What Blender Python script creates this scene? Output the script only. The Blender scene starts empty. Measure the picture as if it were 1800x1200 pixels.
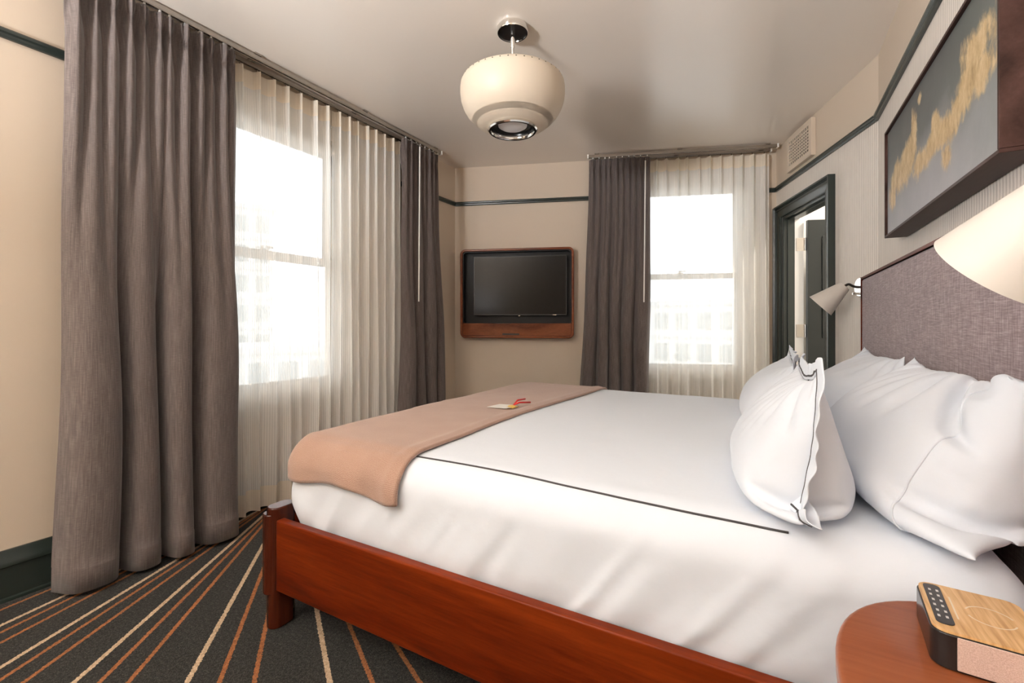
import bpy, bmesh, math, random
import numpy as np
from mathutils import Vector, Matrix
PI = math.pi
scene = bpy.context.scene
COL = scene.collection

# ---------------------------------------------------------------- camera
cam_d = bpy.data.cameras.new('camera')
cam = bpy.data.objects.new('camera', cam_d); COL.objects.link(cam)
YAW = math.radians(29.1774)
cam.location = (0, 0, 1.14)
cam.rotation_euler = (PI/2, 0, YAW)
cam_d.sensor_width = 36.0
cam_d.lens = 812.3/1800*36
cam_d.shift_y = -(600-569)/1800
cam_d.clip_start = 0.02; cam_d.clip_end = 500
scene.camera = cam

# ---------------------------------------------------------------- world / light / exposure
SKY = 3.5
world = bpy.data.worlds.new('overcast_sky'); scene.world = world
world.use_nodes = True
wb = world.node_tree.nodes['Background']
wb.inputs['Color'].default_value = (0.965, 0.985, 1.01, 1)
wb.inputs['Strength'].default_value = SKY
scene.view_settings.view_transform = 'Standard'
scene.view_settings.look = 'None'
scene.view_settings.gamma = 1.0
scene.view_settings.use_curve_mapping = False
scene.view_settings.exposure = 0.55
# added fill light behind the camera, bounced off the ceiling like a flash
fd = bpy.data.lights.new('added_fill_light', 'AREA'); fd.shape = 'DISK'; fd.size = .65; fd.energy = 168; fd.color = (.965, .985, 1.01); fd.spread = math.radians(132)
fo_ = bpy.data.objects.new('added_fill_light', fd); COL.objects.link(fo_)
fo_.location = (-1.85, -1.9, 1.5); fo_.rotation_euler = Vector((.42, .75, 1.35)).to_track_quat('-Z', 'Y').to_euler()
scene.cycles.use_denoising = True
scene.cycles.max_bounces = 14
scene.cycles.diffuse_bounces = 8
scene.cycles.transparent_max_bounces = 24
scene.cycles.transmission_bounces = 10
scene.cycles.sample_clamp_indirect = 12.0

# ---------------------------------------------------------------- room numbers (metres)
H = 2.697                       # ceiling
RAIL = 2.334                    # picture rail centre
XL, XR = -2.756, 0.548          # window wall, headboard wall
YB = -2.3                       # wall behind the camera
P0 = Vector((XL, 3.764)); P1 = Vector((0.049, 4.765)); P2 = Vector((XR, 3.367))

def frame(o, ang):              # wall frame: x to the right seen from the room, y outwards, z up
    return Matrix.Translation((o[0], o[1], 0)) @ Matrix.Rotation(ang, 4, 'Z')
FL = frame((XL, 0), PI/2)
aT = math.atan2(P1.y-P0.y, P1.x-P0.x)
FT = frame(P0, aT)
aD = math.atan2(P2.y-P1.y, P2.x-P1.x)
FD = frame(P1, aD)
FH = frame(P2, -PI/2)
LT = (P1-P0).length; LD = (P2-P1).length
I4 = Matrix.Identity(4)

# ---------------------------------------------------------------- node helpers
def mat(name, color=(.8, .8, .8), rough=.5, **kw):
    m = bpy.data.materials.new(name); m.use_nodes = True
    b = m.node_tree.nodes['Principled BSDF']
    b.inputs['Base Color'].default_value = (*color, 1)
    b.inputs['Roughness'].default_value = rough
    for k, v in kw.items():
        b.inputs[k.replace('_', ' ')].default_value = v
    return m
class NT:
    def __init__(s, m):
        s.t = m.node_tree; s.N = s.t.nodes; s.b = s.N.get('Principled BSDF')
    def n(s, typ, **kw):
        nd = s.N.new(typ)
        for k, v in kw.items(): setattr(nd, k, v)
        return nd
    def set(s, sock, v):
        if isinstance(v, (int, float, tuple, list)): sock.default_value = v
        else: s.t.links.new(v, sock)
    def coord(s, kind='Object'):
        return s.n('ShaderNodeTexCoord').outputs[kind]
    def mapping(s, vec, scale=(1, 1, 1), rot=(0, 0, 0), loc=(0, 0, 0)):
        m = s.n('ShaderNodeMapping'); s.set(m.inputs['Vector'], vec)
        m.inputs['Scale'].default_value = scale; m.inputs['Rotation'].default_value = rot; m.inputs['Location'].default_value = loc
        return m.outputs[0]
    def noise(s, vec, scale, detail=3, rough=.5, dist=0):
        n = s.n('ShaderNodeTexNoise'); s.set(n.inputs['Vector'], vec)
        n.inputs['Scale'].default_value = scale; n.inputs['Detail'].default_value = detail
        n.inputs['Roughness'].default_value = rough; n.inputs['Distortion'].default_value = dist
        return n.outputs['Fac']
    def math(s, op, a, b=0.0, c=None, clamp=False):
        n = s.n('ShaderNodeMath', operation=op); n.use_clamp = clamp
        s.set(n.inputs[0], a); s.set(n.inputs[1], b)
        if c is not None: s.set(n.inputs[2], c)
        return n.outputs[0]
    def ramp(s, fac, stops, interp='LINEAR'):
        n = s.n('ShaderNodeValToRGB'); s.set(n.inputs[0], fac)
        cr = n.color_ramp; cr.interpolation = interp
        while len(cr.elements) < len(stops): cr.elements.new(.5)
        for e, (p, c) in zip(cr.elements, stops):
            e.position = p; e.color = (*c, 1) if len(c) == 3 else c
        return n.outputs['Color']
    def mix(s, fac, a, b, blend='MIX'):
        n = s.n('ShaderNodeMix', data_type='RGBA', blend_type=blend)
        s.set(n.inputs['Factor'], fac)
        for k, v in ((6, a), (7, b)):
            if isinstance(v, tuple) and len(v) == 3: v = (*v, 1)
            s.set(n.inputs[k], v)
        return n.outputs[2]
    def bump(s, h, strength=.3, dist=.01):
        n = s.n('ShaderNodeBump'); s.set(n.inputs['Height'], h)
        n.inputs['Strength'].default_value = strength; n.inputs['Distance'].default_value = dist
        s.t.links.new(n.outputs[0], s.b.inputs['Normal'])
    def color(s, c): s.set(s.b.inputs['Base Color'], c)
    def sep(s, vec):
        n = s.n('ShaderNodeSeparateXYZ'); s.set(n.inputs[0], vec); return n.outputs

# ---------------------------------------------------------------- mesh helpers
class MB:
    def __init__(s, M=I4): s.v = []; s.f = []; s.M = M
    def add(s, vs, fs):
        o = len(s.v); s.v += [tuple(s.M @ Vector(p)) for p in vs]
        s.f += [tuple(i+o for i in f) for f in fs]; return s
    def box(s, a, b):
        x0, y0, z0 = [min(p, q) for p, q in zip(a, b)]; x1, y1, z1 = [max(p, q) for p, q in zip(a, b)]
        return s.add([(x0,y0,z0),(x1,y0,z0),(x1,y1,z0),(x0,y1,z0),(x0,y0,z1),(x1,y0,z1),(x1,y1,z1),(x0,y1,z1)],
                     [(0,3,2,1),(4,5,6,7),(0,1,5,4),(1,2,6,5),(2,3,7,6),(3,0,4,7)])
    def prism(s, pts, z0, z1):                      # pts counter-clockwise polygon in xy
        n = len(pts)
        return s.add([(*p, z0) for p in pts]+[(*p, z1) for p in pts],
                     [tuple(range(n-1, -1, -1)), tuple(range(n, 2*n))]+[(i, (i+1) % n, n+(i+1) % n, n+i) for i in range(n)])
    def extrude(s, prof, A, B, up=Vector((0, 0, 1))):  # profile (side, up) swept straight A->B
        A, B = Vector(A), Vector(B); d = (B-A).normalized(); side = d.cross(up).normalized(); u2 = side.cross(d)
        n = len(prof)
        vs = [A+side*p+u2*q for p, q in prof]+[B+side*p+u2*q for p, q in prof]
        return s.add(vs, [tuple(range(n)), tuple(range(2*n-1, n-1, -1))]+[(i, n+i, n+(i+1) % n, (i+1) % n) for i in range(n)])
    def lathe(s, prof, seg=48, c=(0, 0, 0), axis=None, closed=False):   # prof: (r, h)
        R = I4 if axis is None else Vector(axis).to_track_quat('Z', 'Y').to_matrix().to_4x4()
        vs = []; fs = []; n = len(prof)
        for i in range(seg):
            a = 2*PI*i/seg
            for r, h in prof: vs.append(Vector(c)+(R @ Vector((r*math.cos(a), r*math.sin(a), h))))
        for i in range(seg):
            j = (i+1) % seg
            for k in range(n if closed else n-1):
                k2 = (k+1) % n
                fs.append((i*n+k, j*n+k, j*n+k2, i*n+k2))
        return s.add(vs, fs)
    def cyl(s, A, B, r, seg=16, r2=None):
        A, B = Vector(A), Vector(B); L = (B-A).length; r2 = r if r2 is None else r2
        return s.lathe([(1e-5, 0), (r, 0), (r2, L), (1e-5, L)], seg, A, B-A)
    def tube(s, pts, r, seg=10):
        pts = [Vector(p) for p in pts]; n = len(pts); vs = []; fs = []
        nrm = None
        for i, p in enumerate(pts):
            t = (pts[min(i+1, n-1)]-pts[max(i-1, 0)]).normalized()
            if nrm is None:
                nrm = t.orthogonal().normalized()
            else:
                nrm = (nrm-t*nrm.dot(t)).normalized()
            b = t.cross(nrm)
            for k in range(seg):
                a = 2*PI*k/seg; vs.append(p+nrm*(r*math.cos(a))+b*(r*math.sin(a)))
        for i in range(n-1):
            for k in range(seg):
                k2 = (k+1) % seg; fs.append((i*seg+k, i*seg+k2, (i+1)*seg+k2, (i+1)*seg+k))
        fs += [tuple(range(seg-1, -1, -1)), tuple((n-1)*seg+k for k in range(seg))]
        return s.add(vs, fs)
    def build(s, name, m, parent=None, smooth=False, bevel=0, seg=2, sub=0, fix=True, uv=None):
        me = bpy.data.meshes.new(name); me.from_pydata(s.v, [], s.f)
        if fix:
            bm = bmesh.new(); bm.from_mesh(me)
            bmesh.ops.remove_doubles(bm, verts=bm.verts, dist=1e-5)
            bmesh.ops.recalc_face_normals(bm, faces=bm.faces); bm.to_mesh(me); bm.free()
        if uv is not None:
            ul = me.uv_layers.new(name='UVMap')
            for lp in me.loops: ul.data[lp.index].uv = uv[lp.vertex_index]
        me.materials.append(m)
        o = bpy.data.objects.new(name, me); COL.objects.link(o)
        if smooth:
            me.shade_smooth()
            if smooth == 'auto': me.set_sharp_from_angle(angle=math.radians(40))
        if bevel:
            b = o.modifiers.new('bevel', 'BEVEL'); b.width = bevel; b.segments = seg; b.limit_method = 'ANGLE'; b.angle_limit = math.radians(40)
            b.harden_normals = True
            me.shade_smooth(); 
        if sub:
            q = o.modifiers.new('sub', 'SUBSURF'); q.levels = sub; q.render_levels = sub
        if parent is not None:
            o.parent = parent
            o.matrix_parent_inverse = parent.matrix_world.inverted()
        return o
def empty(name, loc, rotz=0):
    o = bpy.data.objects.new(name, None); COL.objects.link(o)
    o.location = loc; o.rotation_euler = (0, 0, rotz); o.empty_display_size = .1
    o.matrix_world = Matrix.Translation(loc) @ Matrix.Rotation(rotz, 4, 'Z')
    return o
def tag(o, label, cat, group=None):
    o['label'] = label; o['category'] = cat
    if group: o['group'] = group
    return o
def struct(o, label=None):
    o['kind'] = 'structure'
    if label: o['label'] = label
    return o
def copy_part(o, loc=None, parent=None):
    c = o.copy(); COL.objects.link(c)
    if loc is not None: c.location = loc
    if parent is not None: c.parent = parent
    return c
def rrect(x0, x1, z0, z1, r, n=8):
    pts = []
    for cx, cz, a0 in ((x1-r, z0+r, -PI/2), (x1-r, z1-r, 0), (x0+r, z1-r, PI/2), (x0+r, z0+r, PI)):
        for i in range(n+1):
            a = a0+PI/2*i/n; pts.append((cx+r*math.cos(a), cz+r*math.sin(a)))
    return pts
def ring_prism(mb, outer, inner, y0, y1):      # frame between two outlines in the xz plane, from y0 to y1
    n = len(outer)
    vs = [(x, y0, z) for x, z in outer]+[(x, y0, z) for x, z in inner]+[(x, y1, z) for x, z in outer]+[(x, y1, z) for x, z in inner]
    fs = []
    for i in range(n):
        j = (i+1) % n
        fs += [(i, j, n+j, n+i), (2*n+i, 3*n+i, 3*n+j, 2*n+j), (i, 2*n+i, 2*n+j, j), (n+i, n+j, 3*n+j, 3*n+i)]
    return mb.add(vs, fs)
def plate(mb, pts, y0, y1):
    n = len(pts)
    return mb.add([(x, y0, z) for x, z in pts]+[(x, y1, z) for x, z in pts],
                  [tuple(range(n)), tuple(range(2*n-1, n-1, -1))]+[(i, n+i, n+(i+1) % n, (i+1) % n) for i in range(n)])

# ---------------------------------------------------------------- materials
def paint(name, color, rough=.55, bump=.06, scale=60):
    m = mat(name, color, rough); t = NT(m)
    t.bump(t.noise(t.coord(), scale, 3), bump, .004); return m
M_wall = paint('cream_wall_paint', (.60, .50, .395), .5)
M_ceil = paint('cream_ceiling_gloss_paint', (.79, .715, .635), .22, .05, 6); M_ceil.node_tree.nodes['Principled BSDF'].inputs['Specular IOR Level'].default_value = .8
M_white = paint('white_paint', (.80, .78, .74), .4)
M_green = paint('dark_green_gloss_paint', (.024, .032, .028), .25, .03, 30)
M_black = mat('black_matte', (.012, .012, .012), .5)
M_chrome = mat('chrome', (.82, .80, .77), .12, Metallic=1.0)
M_steel = mat('brushed_track', (.50, .46, .42), .16, Metallic=1.0)

def wallpaper():
    m = mat('ribbed_wallpaper', (.62, .56, .50), .6); t = NT(m)
    co = t.coord('Object'); x, y, z = t.sep(co)
    # stripes along the wall: coordinate combining x and y so it works on both faces
    s = t.math('SUBTRACT', t.math('MULTIPLY', x, 0.336), t.math('MULTIPLY', y, 0.942))
    n1 = t.noise(t.mapping(co, (1, 1, .35)), 30, 4, .6)
    w = t.math('SINE', t.math('MULTIPLY', s, 2*PI/.019))
    w = t.math('MULTIPLY_ADD', w, .5, .5)
    w2 = t.math('ADD', t.math('MULTIPLY', w, .75), t.math('MULTIPLY', n1, .4), clamp=True)
    paper = t.ramp(w2, [(.1, (.54, .48, .425)), (.55, (.72, .655, .585)), (1, (.80, .74, .67))])
    above = t.math('GREATER_THAN', z, RAIL)
    t.color(t.mix(above, paper, (.60, .50, .395)))
    t.bump(t.math('MULTIPLY', w2, t.math('SUBTRACT', 1.0, above)), .35, .003)
    return m
M_paper = wallpaper()

def wood(name, c0, c1, c2, axis='X', scale=1.0, rough=.30, coat=.05):
    m = mat(name, c1, rough); t = NT(m)
    k = {'X': (1.2, 16, 16), 'Y': (16, 1.2, 16), 'Z': (16, 16, 1.2)}[axis]
    k = tuple(q*scale for q in k)
    co = t.coord()
    v = t.mapping(co, k)
    big = t.noise(t.mapping(co, tuple(q*.22 for q in k)), 1.0, 4, .55, 1.6)
    fine = t.noise(v, 5.0, 5, .65, .3)
    f = t.math('ADD', t.math('MULTIPLY_ADD', big, 1.15, -.22), t.math('MULTIPLY', fine, .35))
    t.color(t.ramp(f, [(.30, c0), (.5, c1), (.72, c2)]))
    t.bump(fine, .05, .002)
    t.b.inputs['Specular IOR Level'].default_value = .08; t.b.inputs['Coat Weight'].default_value = coat; t.b.inputs['Coat Roughness'].default_value = .12
    return m
CH = ((.028, .0038, .0016), (.105, .0125, .0024), (.21, .031, .0048))
M_woodX = wood('cherry_wood_long', *CH, axis='X')
M_woodY = wood('cherry_wood_cross', *CH, axis='Y')
M_woodZ = wood('cherry_wood_upright', (.020, .005, .003), (.055, .0105, .0045), (.10, .02, .007), axis='Z', rough=.2, coat=.5)
M_woodtop = wood('cherry_table_top', (.15, .038, .014), (.24, .066, .024), (.32, .10, .040), axis='X', scale=.8, rough=.3, coat=.35)
M_woodtv = wood('walnut_tv_frame', (.09, .022, .008), (.17, .045, .017), (.25, .075, .03), axis='X', scale=1.0, rough=.32, coat=.3)
M_woodart = wood('dark_frame_wood', (.030, .014, .011), (.050, .024, .019), (.075, .037, .03), axis='Y', rough=.45, coat=.1)

def curtain_fabric():
    m = mat('taupe_curtain_linen', (.1, .08, .07), .85); t = NT(m)
    uv = t.coord('UV')
    a = t.noise(t.mapping(uv, (260, 9, 1)), 1.0, 3, .6)
    b = t.noise(t.mapping(uv, (60, 420, 1)), 1.0, 2, .6)
    f = t.math('ADD', t.math('MULTIPLY', a, .65), t.math('MULTIPLY', b, .4))
    t.color(t.ramp(f, [(.32, (.070, .053, .048)), (.52, (.118, .092, .083)), (.72, (.185, .150, .138))]))
    t.bump(f, .35, .002)
    t.b.inputs['Sheen Weight'].default_value = .25
    t.b.inputs['Sheen Roughness'].default_value = .5
    return m
M_curtain = curtain_fabric()

def sheer(name, lo, hi, tint=(.97, .955, .92), striped=True):
    m = bpy.data.materials.new(name); m.use_nodes = True; t = NT(m)
    t.N.remove(t.b); out = t.N['Material Output']
    uv = t.coord('UV'); u = t.sep(uv)[0]
    s1 = t.math('MULTIPLY_ADD', t.math('SINE', t.math('MULTIPLY', u, 2*PI/.0125)), .5, .5)
    n = t.noise(t.mapping(uv, (55, .02, 1)), 1.0, 2, .5)
    f = t.math('ADD', t.math('MULTIPLY', t.math('POWER', s1, 1.4), .75), t.math('MULTIPLY', n, .35), clamp=True)
    al = t.math('MULTIPLY_ADD', f, hi-lo, lo)
    tr = t.n('ShaderNodeBsdfTransparent')
    df = t.n('ShaderNodeBsdfDiffuse'); df.inputs[0].default_value = (*tint, 1)
    tl = t.n('ShaderNodeBsdfTranslucent'); tl.inputs[0].default_value = (*tint, 1)
    m1 = t.n('ShaderNodeMixShader'); m1.inputs[0].default_value = .28
    t.t.links.new(df.outputs[0], m1.inputs[1]); t.t.links.new(tl.outputs[0], m1.inputs[2])
    m2 = t.n('ShaderNodeMixShader'); t.set(m2.inputs[0], al)
    t.t.links.new(tr.outputs[0], m2.inputs[1]); t.t.links.new(m1.outputs[0], m2.inputs[2])
    t.t.links.new(m2.outputs[0], out.inputs[0])
    return m
M_sheer = sheer('sheer_striped_voile', .66, .88)
M_sheer2 = sheer('sheer_double_hem', .90, .97, (.90, .82, .70))

def linen_white():
    m = mat('white_bed_linen', (.71, .755, .82), .75); t = NT(m)
    co = t.coord()
    n = t.noise(co, 9, 4, .55); n2 = t.noise(co, 900, 2)
    t.bump(t.math('ADD', n, t.math('MULTIPLY', n2, .05)), .12, .02)
    t.b.inputs['Sheen Weight'].default_value = .1
    return m
M_linen = linen_white()
M_piping = mat('charcoal_piping', (.055, .050, .052), .8)

def throw_fabric():
    m = mat('brown_knit_throw', (.4, .25, .18), .9); t = NT(m)
    uv = t.coord('UV')
    x, y, z = t.sep(uv)
    zig = t.math('PINGPONG', t.math('MULTIPLY', x, 1/.03), 1.0)
    w = t.math('SINE', t.math('MULTIPLY', t.math('ADD', y, t.math('MULTIPLY', zig, .006)), 2*PI/.005))
    n = t.noise(t.mapping(uv, (300, 300, 1)), 1.0, 2, .6)
    big = t.noise(uv, 9, 3)
    f = t.math('ADD', t.math('MULTIPLY_ADD', w, .07, .25), t.math('ADD', t.math('MULTIPLY', n, .5), t.math('MULTIPLY', big, .15)))
    t.color(t.ramp(f, [(.25, (.22, .115, .077)), (.55, (.345, .205, .148)), (.85, (.51, .355, .28))]))
    t.bump(f, .5, .003)
    t.b.inputs['Sheen Weight'].default_value = .3
    return m
M_throw = throw_fabric()

def headboard_fabric():
    m = mat('mauve_headboard_weave', (.2, .16, .17), .9); t = NT(m)
    co = t.coord()
    a = t.noise(t.mapping(co, (1, 320, 22)), 1.0, 2, .6)
    b = t.noise(t.mapping(co, (1, 22, 320)), 1.0, 2, .6)
    f = t.math('MULTIPLY_ADD', t.math('ADD', a, b), .5, 0)
    t.color(t.ramp(f, [(.33, (.130, .085, .089)), (.5, (.245, .175, .182)), (.68, (.42, .335, .345))]))
    t.bump(f, .45, .002); t.b.inputs['Sheen Weight'].default_value = .2
    return m
M_head = headboard_fabric()

def carpet():
    m = mat('striped_carpet', (.03, .03, .03), .95); t = NT(m)
    co = t.coord()
    x, y, z = t.sep(co)
    cx, cy = -2.888, 2.07
    wob = t.math('MULTIPLY_ADD', t.noise(co, 140, 2), .012, -.006)
    dx = t.math('SUBTRACT', x, cx); dy = t.math('SUBTRACT', y, cy)
    sp = t.noise(co, 260, 2, .7); sp2 = t.noise(co, 95, 3, .65)
    base = t.ramp(t.math('ADD', t.math('MULTIPLY', sp, .6), t.math('MULTIPLY', sp2, .4)),
                  [(.36, (.0035, .0038, .0032)), (.5, (.021, .0195, .0165)), (.64, (.075, .070, .060))])
    cream = []; orange = []
    cr = [-76.84, -67.15, -56.92, -45.5, -32.7, -18.5, -3.5, 12, 28, 44, 58, 71]
    for i, a in enumerate(cr): cream.append(a)
    orange += [-81.8, -84.2, -74.86, -72.27, -65.0, -62.19, -54.28, -51.32, -42.4, -39.2, -29.36, -25.9, -15, -11.2, 0, 4]
    def stripes(angs, hw):
        acc = None
        for a in angs:
            a = math.radians(a); ca, sa = math.cos(a), math.sin(a)
            perp = t.math('ABSOLUTE', t.math('ADD', t.math('SUBTRACT', t.math('MULTIPLY', dx, sa), t.math('MULTIPLY', dy, ca)), wob))
            along = t.math('ADD', t.math('MULTIPLY', dx, ca), t.math('MULTIPLY', dy, sa))
            inside = t.math('MULTIPLY', t.math('LESS_THAN', perp, hw), t.math('GREATER_THAN', along, 0.0))
            acc = inside if acc is None else t.math('MAXIMUM', acc, inside)
        return acc
    c1 = t.mix(stripes(orange, .0075), base, t.ramp(sp2, [(.3, (.20, .065, .020)), (.7, (.42, .155, .050))]))
    c2 = t.mix(stripes(cream, .0085), c1, t.ramp(sp2, [(.3, (.36, .24, .14)), (.7, (.66, .49, .33))]))
    t.color(c2)
    t.bump(t.math('ADD', sp, sp2), .9, .006)
    t.b.inputs['Sheen Weight'].default_value = .05; t.b.inputs['Specular IOR Level'].default_value = .15
    return m
M_carpet = carpet()
M_hallfloor = mat('hall_tile', (.6, .58, .55), .4)

def glass():
    m = bpy.data.materials.new('window_glass'); m.use_nodes = True; t = NT(m)
    t.N.remove(t.b); out = t.N['Material Output']
    tr = t.n('ShaderNodeBsdfTransparent'); tr.inputs[0].default_value = (.96, .97, .97, 1)
    gl = t.n('ShaderNodeBsdfGlossy'); gl.inputs['Roughness'].default_value = .02
    fr = t.n('ShaderNodeFresnel'); fr.inputs[0].default_value = 1.4
    mx = t.n('ShaderNodeMixShader'); t.t.links.new(fr.outputs[0], mx.inputs[0])
    t.t.links.new(tr.outputs[0], mx.inputs[1]); t.t.links.new(gl.outputs[0], mx.inputs[2]); t.t.links.new(mx.outputs[0], out.inputs[0])
    return m
M_glass = glass()
M_winpaint = paint('window_cream_paint', (.62, .56, .48), .4)

# ================================================================ ROOM SHELL
poly = [(XL-.3, YB), (XR+.2, YB), (XR+.2, P2.y), (P2.x+.2, P2.y+.05), (P1.x+.25, P1.y+.3), (P0.x-.3, P0.y+.25)]
fl = MB(); fl.prism(poly, -.2, 0)
struct(fl.build('floor', M_carpet), 'dark carpet with cream and orange stripes fanning out')
ce = MB(); ce.prism(poly, H, H+.2)
struct(ce.build('ceiling', M_ceil))

def wall_with_hole(name, F, x0, x1, th, m, hole=None, holes=None):
    mb = MB(F); hs = holes or ([hole] if hole else [])
    x = x0
    for a, b, z0, z1 in hs:
        mb.box((x, 0, 0), (a, th, H))
        if z0 > 0: mb.box((a, 0, 0), (b, th, z0))
        if z1 < H: mb.box((a, 0, z1), (b, th, H))
        x = b
    mb.box((x, 0, 0), (x1, th, H))
    return struct(mb.build(name, m, fix=False))
ZS, ZH = .655, 2.44
LW = (1.22, 2.385)                 # window opening, left wall (x' = world y)
RW = (-1.95, -.25)                # added unseen window behind the camera, lets in fill daylight
TW = (1.60, 2.735)                 # window opening, far wall
wall_with_hole('wall_left', FL, YB-.2, P0.y, .17, M_wall, holes=[(RW[0], RW[1], ZS, ZH), (LW[0], LW[1], ZS, ZH)])
wall_with_hole('wall_far', FT, -.2, LT+.12, .17, M_wall, (TW[0], TW[1], ZS, ZH))
DO = (.136, .908, 0, 2.06)        # doorway
wall_with_hole('wall_doorway', FD, 0, LD, .12, M_paper, DO)
wall_with_hole('wall_right', FH, 0, P2.y-YB+.2, .12, M_paper)
FB = frame((XR, YB), PI)
wall_with_hole('wall_back', FB, -.2, XR-XL+.3, .15, M_wall)

# picture rails and baseboards, swept profiles
rail_prof = [(0, -.019), (.014, -.019), (.018, -.012), (.018, -.004), (.026, .002), (.026, .012), (.020, .019), (0, .019)]
base_prof = [(0, 0), (.024, 0), (.024, .012), (.016, .016), (.016, .138), (.022, .142), (.022, .162), (.016, .17), (.013, .195), (.009, .208), (0, .208)]
def sweep(name, F, x0, x1, z, prof, m, gap=.0005):
    mb = MB(F); mb.extrude([(p+gap, q) for p, q in prof], (x0, 0, z), (x1, 0, z))
    # extrude's side vector is d x up = (x) x (z) = -y : into the room
    return struct(mb.build(name, m, smooth='auto'))
sweep('trim_1', FL, YB, RW[0]-.1, RAIL, rail_prof, M_green)
sweep('trim_2', FL, RW[1]+.1, LW[0]-.1, RAIL, rail_prof, M_green)
sweep('trim_3', FL, LW[1]+.1, P0.y-.008, RAIL, rail_prof, M_green)
sweep('trim_4', FT, .008, TW[0]-.1, RAIL, rail_prof, M_green)
sweep('trim_5', FT, TW[1]+.1, LT-.01, RAIL, rail_prof, M_green)
sweep('trim_6', FD, .01, LD+.003, RAIL, rail_prof, M_green)
sweep('trim_7', FH, .003, P2.y-YB, RAIL, rail_prof, M_green)
sweep('baseboard_left', FL, YB, P0.y-.01, 0, base_prof, M_green)
sweep('baseboard_far', FT, .01, LT-.01, 0, base_prof, M_green)
sweep('baseboard_right', FH, 2.7, P2.y-YB, 0, base_prof, M_green)

# ---------------------------------------------------------------- windows
def window(name, F, x0, x1, label):
    root = empty(name, F @ Vector(((x0+x1)/2, 0, ZS)), 0); struct(root, label)
    P = lambda nm, m, fn, **k: (lambda mb: (fn(mb), mb.build(nm, m, root, **k))[1])(MB(F))
    z0, z1 = ZS, ZH; zm = 1.585
    P('casing', M_winpaint, lambda b: (b.box((x0-.085, -.022, z0), (x0, 0, z1)), b.box((x1, -.022, z0), (x1+.085, 0, z1)),
                                        b.box((x0-.085, -.022, z1), (x1+.085, 0, z1+.10)), b.box((x0-.10, -.04, z1+.10), (x1+.10, 0, z1+.125))), bevel=.004)
    P('window_stool', M_winpaint, lambda b: b.box((x0-.11, -.045, z0-.03), (x1+.11, .029, z0)), bevel=.006)
    P('apron', M_winpaint, lambda b: b.box((x0-.085, -.018, z0-.11), (x1+.085, 0, z0-.03)), bevel=.004)
    f = .045
    P('frame', M_winpaint, lambda b: (b.box((x0, .03, z0), (x0+f, .16, z1)), b.box((x1-f, .03, z0), (x1, .16, z1)),
                                       b.box((x0+f, .03, z1-.03), (x1-f, .16, z1)), b.box((x0+f, .03, z0), (x1-f, .18, z0+.03))), bevel=.003)
    P('blind_cassette', M_winpaint, lambda b: b.box((x0+.05, .004, z1-.085), (x1-.05, .028, z1-.035)), bevel=.006)
    a0, a1 = x0+f, x1-f
    def sash(nm, y, zl, zh, bl, tl, s=.04):
        o = P(nm, M_winpaint, lambda b: (b.box((a0, y, zl), (a0+s, y+.035, zh)), b.box((a1-s, y, zl), (a1, y+.035, zh)),
                                          b.box((a0+s, y, zl), (a1-s, y+.035, zl+bl)), b.box((a0+s, y, zh-tl), (a1-s, y+.035, zh))), bevel=.003)
        mb = MB(F); mb.box((a0+s-.005, y+.015, zl+bl-.005), (a1-s+.005, y+.02, zh-tl+.005))
        g = mb.build('pane', M_glass, o)
        return o
    up = sash('upper_sash', .100, zm-.022, z1-.03, .045, .055)
    lo = sash('lower_sash', .058, z0+.03, zm+.022, .08, .045)
    mb = MB(F); xc = (x0+x1)/2
    mb.box((xc-.03, .06, zm+.022), (xc+.03, .092, zm+.034)); mb.cyl((xc, .076, zm+.03), (xc, .076, zm+.055), .012); mb.box((xc-.006, .04, zm+.04), (xc+.05, .062, zm+.052))
    mb.build('sash_lock', M_steel, lo)
    return root
window('window_1', FL, LW[0], LW[1], 'tall sash window behind striped sheers in the left wall')
window('window_2', FT, TW[0], TW[1], 'tall sash window behind sheers to the right of the television')
window('added_fill_window', FL, RW[0], RW[1], 'added tall sash window behind the viewpoint, letting in fill daylight')
def portal(F, x0, x1):
    d = bpy.data.lights.new('window_portal', 'AREA'); d.shape = 'RECTANGLE'; d.size = x1-x0; d.size_y = ZH-ZS
    d.cycles.is_portal = True
    o = bpy.data.objects.new('window_portal', d); COL.objects.link(o)
    c = Vector(((x0+x1)/2, .20, (ZS+ZH)/2))
    o.matrix_world = F @ Matrix.Translation(c) @ Matrix.Rotation(PI/2, 4, 'X') @ Matrix.Rotation(PI, 4, 'Y') @ Matrix.Rotation(PI, 4, 'Y')
    # area lights shine along local -Z; make -Z point into the room (-y of the wall frame)
    m = F.to_3x3(); zax = m @ Vector((0, 1, 0)); xax = m @ Vector((1, 0, 0)); yax = zax.cross(xax)
    R = Matrix((xax, yax, zax)).transposed().to_4x4()
    o.matrix_world = Matrix.Translation(F @ c) @ R
portal(FL, *LW); portal(FT, *TW); portal(FL, *RW)

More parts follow.
